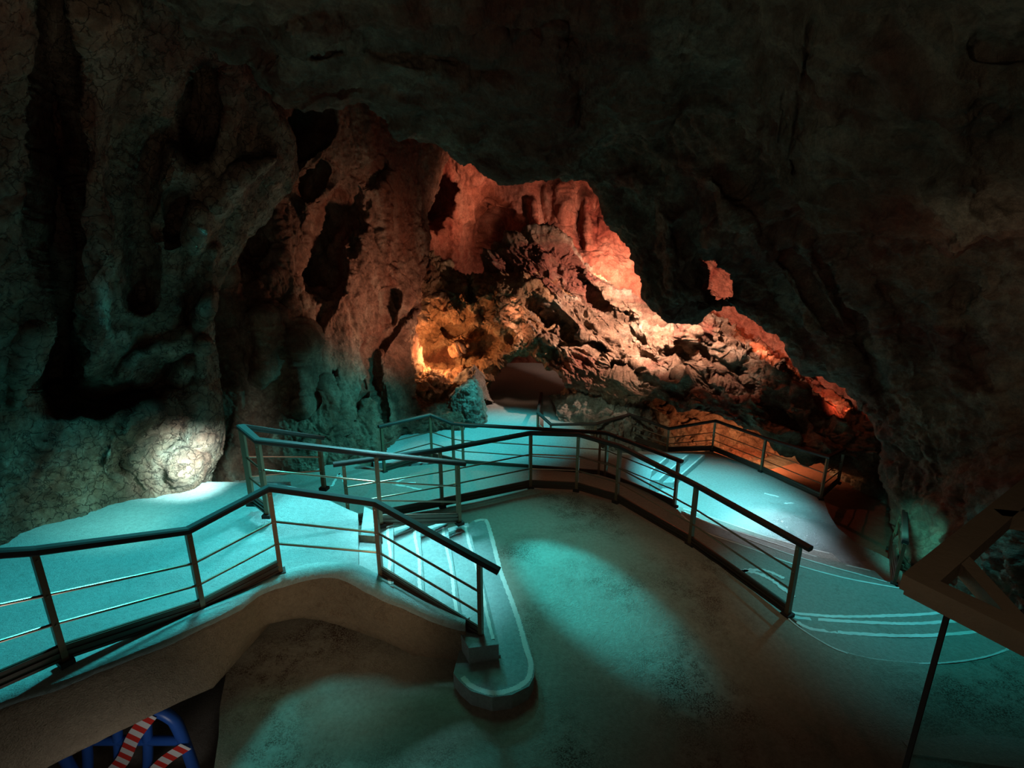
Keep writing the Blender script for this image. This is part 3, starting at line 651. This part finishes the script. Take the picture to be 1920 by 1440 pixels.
# middle left wall
MLr = [
 [(300, 60, 13.5), (420, 20, 13), (520, 40, 13.2), (640, 60, 14), (760, 120, 15.5), (860, 180, 17.5)],
 [(300, 220, 12.4), (420, 220, 12), (520, 220, 12.4), (640, 230, 13.2), (760, 260, 15), (850, 290, 17.2)],
 [(300, 380, 11.6), (400, 390, 11.2), (500, 400, 11.7), (600, 400, 12.8), (700, 410, 14.2), (800, 430, 16.2)],
 [(300, 540, 11), (400, 550, 10.8), (500, 560, 11.2), (600, 560, 12.0), (700, 560, 13.2), (790, 570, 14.8)],
 [(300, 680, 10.6), (400, 690, 10.5), (500, 690, 10.9), (600, 690, 11.6), (700, 700, 12.6), (780, 700, 13.8), (800, 690, 15.6)],
 [(300, 800, 10.1), (400, 800, 10.1), (500, 800, 10.5), (600, 790, 11.0), (690, 780, 11.8), (770, 770, 12.8), (860, 760, 13.6)],
 [(300, 890, 9.6), (400, 885, 9.8), (500, 875, 10.1), (600, 868, 10.6), (700, 862, 11.3), (780, 852, 12.1), (868, 840, 12.9)],
 [(300, 960, 9.2), (400, 950, 9.4), (500, 930, 9.8), (600, 920, 10.2), (700, 915, 10.8), (780, 905, 11.6), (868, 890, 12.4)]]
mlf = [([(455, 420), (470, 470)], 66, 1.2, 1.2), ([(640, 400), (610, 440), (600, 510)], 52, 1.6, 1.4), ([(590, 220), (560, 270)], 42, 1.2, 1.6), ([(600, 330), (590, 350)], 26, .8, 2), ([(715, 320), (705, 335)], 22, .9, 2), ([(665, 455), (663, 465)], 16, .6, 2),
       ([(492, 600), (490, 700)], 34, -.6), ([(560, 640), (570, 760)], 28, -.45), ([(528, 560), (530, 700)], 14, .4), ([(640, 500), (590, 620), (585, 740)], 22, .5), ([(735, 560), (730, 600)], 18, .7, 2), ([(790, 560), (700, 660), (720, 800)], 16, .5), ([(440, 350), (420, 520)], 22, -.5), ([(575, 380), (590, 470)], 22, -.5),
       ([(620, 700), (640, 820)], 14, .35), ([(690, 720), (660, 790)], 12, .35), ([(760, 840), (820, 830)], 40, .3)]
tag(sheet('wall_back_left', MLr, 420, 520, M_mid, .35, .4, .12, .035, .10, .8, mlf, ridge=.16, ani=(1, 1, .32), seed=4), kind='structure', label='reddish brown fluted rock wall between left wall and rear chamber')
# back wall
BWr = [
 [(560, 60, 17), (760, 90, 18.5), (900, 150, 19), (1060, 200, 19), (1250, 260, 18.5), (1450, 330, 17.5), (1700, 450, 16)],
 [(580, 220, 16.8), (760, 250, 18.2), (900, 270, 19), (1050, 300, 19), (1240, 380, 18.3), (1450, 470, 17), (1720, 620, 15)],
 [(600, 380, 16.5), (740, 380, 17.8), (860, 400, 18.8), (1000, 420, 19), (1200, 470, 18), (1440, 570, 16.6), (1720, 740, 14.4)],
 [(620, 520, 16), (740, 520, 17), (860, 520, 18), (1000, 520, 18.5), (1200, 560, 17.6), (1440, 660, 16), (1720, 820, 14)],
 [(640, 680, 19), (760, 680, 20), (880, 680, 21), (1010, 680, 21), (1180, 700, 19), (1420, 800, 15.6), (1720, 900, 13.8)],
 [(640, 800, 19), (760, 800, 20), (880, 780, 21), (1010, 770, 21), (1180, 800, 19), (1420, 920, 15.4), (1720, 1000, 13.6)]]
bwf = [([(815, 360), (812, 395)], 42, 2.2, 2.), ([(920, 440), (900, 500), (950, 520)], 55, 1.6, 1.5), ([(1012, 350), (1020, 440)], 14, .35), ([(1100, 370), (1102, 460)], 14, -.4), ([(1050, 350), (1060, 400)], 24, -.3), ([(835, 330), (850, 400)], 14, -.4), ([(1000, 380), (1015, 470)], 16, -.5),
       ([(740, 300), (780, 270)], 50, -.5), ([(860, 280), (900, 330)], 40, -.4), ([(1080, 400), (1090, 460)], 22, .3), ([(1115, 395), (1120, 410)], 18, .3), ([(930, 400), (1000, 450)], 40, -.4)]
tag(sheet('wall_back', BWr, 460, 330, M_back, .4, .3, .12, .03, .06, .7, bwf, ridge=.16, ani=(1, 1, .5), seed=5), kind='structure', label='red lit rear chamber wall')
# ochre rock with the lit alcove
ALr = [
 [(740, 500, 16.8), (800, 470, 16.9), (870, 520, 16.8), (940, 490, 17), (1010, 460, 17), (1080, 520, 17)],
 [(735, 530, 15.4), (800, 545, 15.3), (870, 560, 15.3), (940, 530, 15.3), (1010, 520, 15.3), (1090, 590, 15.3)],
 [(740, 600, 14.9), (800, 600, 14.9), (870, 590, 14.9), (940, 590, 14.9), (1010, 600, 14.9), (1070, 650, 14.9)],
 [(745, 660, 14.6), (800, 665, 14.6), (870, 650, 14.6), (930, 645, 14.7), (985, 645, 14.8), (1040, 690, 14.8)],
 [(750, 700, 14.4), (800, 705, 14.4), (870, 700, 14.5), (915, 688, 14.8), (970, 665, 15.3), (1030, 660, 15.6)],
 [(755, 760, 14.0), (800, 765, 13.9), (860, 750, 14.2), (905, 720, 14.9), (960, 655, 16.5), (1030, 640, 17)],
 [(760, 850, 13.6), (800, 840, 13.6), (850, 820, 13.9), (895, 770, 14.9), (925, 700, 17), (960, 640, 19)]]
alf = [([(830, 650), (852, 636), (872, 640)], 84, 2.0, 1.5), ([(818, 672), (850, 676), (880, 668)], 30, .5, 1.5), ([(850, 655), (900, 640)], 16, -.5), ([(840, 620), (870, 610)], 10, .4), ([(885, 535), (885, 560)], 14, .8, 2), ([(860, 660), (880, 650)], 18, -.7), ([(1005, 575), (1025, 590)], 22, .9, 2), ([(930, 560), (1000, 560)], 60, -.4)]
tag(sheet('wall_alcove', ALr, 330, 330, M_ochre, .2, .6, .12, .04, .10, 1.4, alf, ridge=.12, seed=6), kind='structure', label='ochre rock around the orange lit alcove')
# great sloping boulder mass
BMr = [
 [(930, 500, 19), (1010, 470, 18.5), (1100, 540, 18), (1200, 590, 17.5), (1290, 600, 16.5), (1400, 650, 15.5), (1520, 730, 14.5), (1660, 830, 13.5)],
 [(905, 490, 16.6), (1005, 432, 16.6), (1090, 490, 16.2), (1180, 550, 15.8), (1250, 606, 15), (1320, 580, 14.6), (1400, 640, 14), (1490, 700, 13.2), (1640, 800, 12.2)],
 [(915, 540, 15.8), (1000, 500, 15.8), (1085, 550, 15.3), (1170, 600, 14.9), (1250, 640, 14.3), (1330, 640, 13.8), (1410, 690, 13.2), (1500, 745, 12.5), (1640, 830, 11.7)],
 [(985, 600, 15.0), (1040, 590, 15), (1110, 630, 14.5), (1190, 670, 14.1), (1270, 690, 13.6), (1350, 700, 13.1), (1430, 740, 12.6), (1520, 790, 12), (1650, 860, 11.4)],
 [(1020, 670, 14.4), (1070, 670, 14.3), (1130, 700, 13.9), (1200, 720, 13.5), (1280, 740, 13.1), (1360, 760, 12.7), (1440, 800, 12.2), (1530, 835, 11.8), (1660, 890, 11.2)],
 [(1035, 700, 14.3), (1075, 725, 14.0), (1140, 745, 13.7), (1210, 750, 13.4), (1280, 765, 13.0), (1350, 785, 12.7), (1430, 820, 12.3), (1540, 845, 11.9), (1680, 930, 11.4)],
 [(1040, 670, 15.4), (1080, 690, 15.2), (1140, 700, 14.9), (1210, 712, 14.6), (1280, 730, 14.2), (1350, 742, 13.9), (1430, 770, 13.5), (1560, 810, 13), (1690, 950, 12.4)],
 [(1060, 640, 17), (1090, 670, 17), (1150, 700, 17), (1220, 715, 16.8), (1290, 745, 16.5), (1360, 770, 16), (1430, 800, 15.5), (1560, 850, 15), (1690, 1000, 14)]]
bmf = [([(1010, 575), (1025, 600)], 22, 1., 2), ([(1060, 620), (1130, 660)], 14, .6), ([(1150, 690), (1190, 700)], 18, .6, 2), ([(1260, 670), (1290, 680)], 26, .7, 2), ([(1320, 650), (1345, 690)], 26, .9, 2), ([(1380, 700), (1400, 730)], 24, .6, 2), ([(1500, 710), (1560, 750)], 45, 1.1, 2), ([(1430, 650), (1470, 670)], 24, .8), ([(1030, 520), (1120, 570), (1200, 640)], 14, .4), ([(1100, 520), (1200, 590)], 18, -.35), ([(1345, 620), (1350, 690)], 12, -.4), ([(1290, 620), (1300, 640)], 24, -.5), ([(1310, 745), (1300, 770)], 16, -.4), ([(1040, 655), (1050, 650)], 9, .6, 2), ([(1450, 770), (1500, 830)], 26, .5), ([(1120, 600), (1200, 660), (1280, 720)], 12, .35)]
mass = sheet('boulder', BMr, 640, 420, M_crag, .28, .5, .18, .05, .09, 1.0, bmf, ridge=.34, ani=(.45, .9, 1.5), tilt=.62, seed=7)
tag(mass, 'huge craggy sloping boulder mass with pink light along its upper ridge', 'boulder')
# recess wall under the boulder
RCr = [
 [(1150, 690, 16.5), (1250, 720, 16.5), (1350, 760, 16), (1450, 800, 15.5), (1560, 830, 15), (1700, 880, 14)],
 [(1150, 760, 15.6), (1250, 770, 15.6), (1350, 790, 15.3), (1450, 830, 14.6), (1545, 860, 14), (1640, 880, 12.5)],
 [(1150, 820, 15.2), (1250, 820, 15.2), (1350, 830, 14.7), (1440, 860, 14), (1530, 890, 13.4), (1610, 900, 12)],
 [(1150, 870, 14.6), (1250, 868, 14.4), (1350, 860, 14.0), (1430, 880, 13.4), (1510, 905, 12.8), (1600, 930, 11.8)],
 [(1150, 930, 14.0), (1250, 920, 13.8), (1350, 900, 13.6), (1430, 920, 12.9), (1510, 950, 12.3), (1620, 970, 11.5)]]
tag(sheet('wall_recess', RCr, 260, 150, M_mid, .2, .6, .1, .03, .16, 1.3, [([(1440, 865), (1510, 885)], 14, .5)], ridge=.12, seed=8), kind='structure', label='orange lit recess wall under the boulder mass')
# dark rock at the right end of the lower floor
DRr = [
 [(1540, 780, 13), (1620, 790, 12), (1700, 800, 11), (1800, 850, 10)],
 [(1550, 850, 12.6), (1620, 850, 11.8), (1690, 860, 11), (1790, 900, 10)],
 [(1560, 900, 12.4), (1620, 905, 11.6), (1690, 920, 10.8), (1780, 950, 9.8)],
 [(1555, 935, 12.0), (1610, 955, 11.2), (1665, 985, 10.4), (1740, 1020, 9.4)],
 [(1545, 960, 11.6), (1600, 985, 10.9), (1655, 1020, 10.1), (1720, 1060, 9.1)]]
tag(sheet('wall_right_lower', DRr, 200, 160, M_grey, .2, .7, .1, .03, .2, 1.4, [], ridge=.12, seed=9), kind='structure', label='dark blocky rock behind the right end of the far railing')
# boulders
def boulder(label, rows, mat, seed, **k):
    return tag(sheet('boulder', rows, 170, 170, mat, .14, .8, .08, .025, k.get('crag', .16), 1.6, k.get('feats', ()), ridge=k.get('ridge', .14), ani=k.get('ani', (1, 1, 1)), seed=seed), label, 'boulder')
boulder('pale rounded boulder behind the far railing, right of the rear passage', [
 [(1030, 745, 15.5), (1090, 720, 15.5), (1170, 715, 15.5), (1240, 770, 15.5), (1270, 860, 15)],
 [(1040, 760, 14.2), (1095, 740, 14.0), (1165, 738, 14.0), (1205, 770, 14.0), (1245, 860, 13.6)],
 [(1045, 790, 13.8), (1100, 780, 13.4), (1150, 785, 13.3), (1185, 800, 13.4), (1230, 865, 13.2)],
 [(1040, 830, 13.6), (1100, 830, 13.1), (1150, 835, 12.9), (1185, 840, 13.0), (1225, 880, 12.9)],
 [(1040, 880, 13.3), (1100, 880, 12.9), (1150, 880, 12.7), (1185, 890, 12.8), (1225, 905, 12.7)]], M_grey, 11, crag=.1, ridge=.08)
boulder('small fluted grey green boulder at the left edge of the rear passage', [
 [(835, 740, 15), (880, 690, 15), (900, 690, 15.2), (935, 760, 15.5)],
 [(842, 745, 14.0), (876, 715, 13.9), (897, 708, 14.0), (918, 745, 14.4)],
 [(842, 770, 13.7), (872, 745, 13.5), (895, 745, 13.6), (920, 770, 14.0)],
 [(842, 800, 13.5), (870, 785, 13.3), (895, 785, 13.4), (918, 790, 13.8)],
 [(842, 830, 13.3), (870, 820, 13.1), (895, 815, 13.2), (920, 810, 13.6)]], M_grey, 12, crag=.05, ridge=.07, ani=(1, 1, .35))
# rock shell closing the cave behind the viewer's sides and above
#SHELL
# painted arrows on the floors
def arrow(label, polys, z, w):
    root = empty('painted_arrow', atz(*polys[0][0], z), label, 'floor marking')
    for pl in polys: strip('stroke', [atz(*p, z) for p in pl], w, M_edge, root, .005, jag=.5)
arrow('white painted arrow on the walkway by the end post of the main railing', [[(1390, 1071), (1420, 1075), (1450, 1090), (1488, 1120)], [(1390, 1071), (1402, 1085), (1436, 1107)], [(1390, 1071), (1430, 1069), (1470, 1085)]], -.68, .06)
arrow('faint chalk arrow on the bright wet lower floor', [[(1433, 925), (1465, 933), (1500, 942)], [(1470, 926), (1502, 943)], [(1470, 944), (1502, 943)]], -1.45, .05)
arrow('chalk arrow on the teal walkway behind the platform rail posts', [[(736, 908), (780, 905)], [(736, 908), (764, 895)], [(736, 908), (790, 918)]], -.68, .05)
arrow('faint chalk arrow on the walkway left of the other chalk mark', [[(636, 888), (622, 912)], [(636, 888), (652, 914)]], -.68, .05)

#FRONT
# timber and glass balustrade by the viewer
bal = empty('balustrade', (1.3, 1.3, 2.2), 'grey timber balustrade corner with a green glass pane at the viewer platform', 'balustrade')
ZT = CZ - 1.0
def tz(px, py, z=ZT): return atz(px, py, z)
c0 = tz(1722, 1098); cR = tz(1990, 870); cD = tz(2050, 1262)
bm = bmesh.new(); beam(bm, c0, cR, .075, .05, ext=.02); from_bm('top_rail', bm, M_wood, bal)
bm = bmesh.new(); beam(bm, c0 - Vector((0, 0, .002)), cD, .06, .06, ext=.02); from_bm('top_rail', bm, M_wood, bal)
bm = bmesh.new(); beam(bm, tz(1795, 1045) + Vector((0, 0, -.005)), tz(1925, 1190) + Vector((0, 0, -.005)), .045, .045); from_bm('brace', bm, M_wood, bal)
bm = bmesh.new(); beam(bm, tz(1868, 972), tz(2000, 985), .05, .05); from_bm('brace', bm, M_wood, bal)
bm = bmesh.new(); a = c0 + Vector((.05, .0, -.03)); b = cD + Vector((0, 0, -.03)); d = (b - a).normalized(); a = a + d * .05
lo = Vector((0, 0, -1.0)); s = Vector((d.y, -d.x, 0)) * .006
V = [bm.verts.new(p) for p in (a - s, b - s, b - s + lo, a - s + lo, a + s, b + s, b + s + lo, a + s + lo)]
for f in ((0, 1, 2, 3), (7, 6, 5, 4), (0, 4, 5, 1), (1, 5, 6, 2), (2, 6, 7, 3), (3, 7, 4, 0)): bm.faces.new([V[i] for i in f])
from_bm('glass_pane', bm, M_glass, bal)
bm = bmesh.new(); beam(bm, a + Vector((-.006, 0, 0)), a + lo + Vector((-.006, 0, 0)), .008, .014, up=d); from_bm('edge_seal', bm, M_rail, bal)
# blue barrier with tape stored under the arch
B0 = atz(330, 1345, -.1)
bar = empty('barrier', B0, 'blue plastic barrier with red and white tape stored under the arch at bottom left', 'barrier')
def fr(x, z): return Vector((B0.x - .28 + x, B0.y + .10 - z * .12, -1.1 + z * 1.12))
bm = bmesh.new(); tube(bm, [fr(-.9, .02), fr(-.9, .75), fr(-.55, .98), fr(0, 1.0), fr(.22, .92), fr(.28, .7), fr(.28, .02)], .055); from_bm('frame', bm, M_blue, bar, True)
for x in (-.55, -.25, .03):
    bm = bmesh.new(); tube(bm, [fr(x - .25, .1), fr(x - .12, .5), fr(x, .98)], .045); from_bm('slat', bm, M_blue, bar, True)
bm = bmesh.new(); tube(bm, [fr(-.9, .62), fr(-.3, .62), fr(.28, .62)], .045); from_bm('slat', bm, M_blue, bar, True)
bm = bmesh.new(); tube(bm, [fr(-.9, .12), fr(-.3, .12), fr(.28, .12)], .03); from_bm('slat', bm, M_blue, bar, True)
def ribbon(pts, w, parent):
    me = bpy.data.meshes.new('tape'); L = smooth_line(pts, 30); vs = []; fs = []; acc = 0; us = []
    for i, p in enumerate(L):
        if i: acc += (p - L[i-1]).length
        vs += [p + Vector((-w * .5, -.01, w * .35)), p - Vector((-w * .5, .01, w * .35))]; us.append(acc)
        if i: fs.append((2*i-2, 2*i-1, 2*i+1, 2*i))
    me.from_pydata(vs, [], fs); uv = me.uv_layers.new(name='UV')
    for pl in me.polygons:
        for li in pl.loop_indices:
            vi = me.loops[li].vertex_index; uv.data[li].uv = (us[vi // 2] * 3, vi % 2)
    o = link('tape', me, M_tape, parent); so = o.modifiers.new('solid', 'SOLIDIFY'); so.thickness = .003
    return o
ribbon([fr(.12, 1.0) + Vector((0, -.05, 0)), fr(-.1, .75) + Vector((0, -.06, 0)), fr(-.3, .45) + Vector((0, -.06, 0)), fr(-.55, .2) + Vector((0, -.06, 0))], .10, bar)
ribbon([fr(.34, .62) + Vector((0, -.05, 0)), fr(.1, .45) + Vector((0, -.06, 0)), fr(-.15, .2) + Vector((0, -.06, 0))], .09, bar)
# loose grey cable by the end post
bm = bmesh.new(); tube(bm, [atz(915, 1206, .03), atz(890, 1212, .03), atz(880, 1222, .02), atz(877, 1240, -.2), atz(868, 1255, -.35), atz(845, 1262, -.38)], .006, 6)
tag(from_bm('cable', bm, M_cable, None, True), 'thin grey cable hanging from the last post foot of the near railing', 'cable')
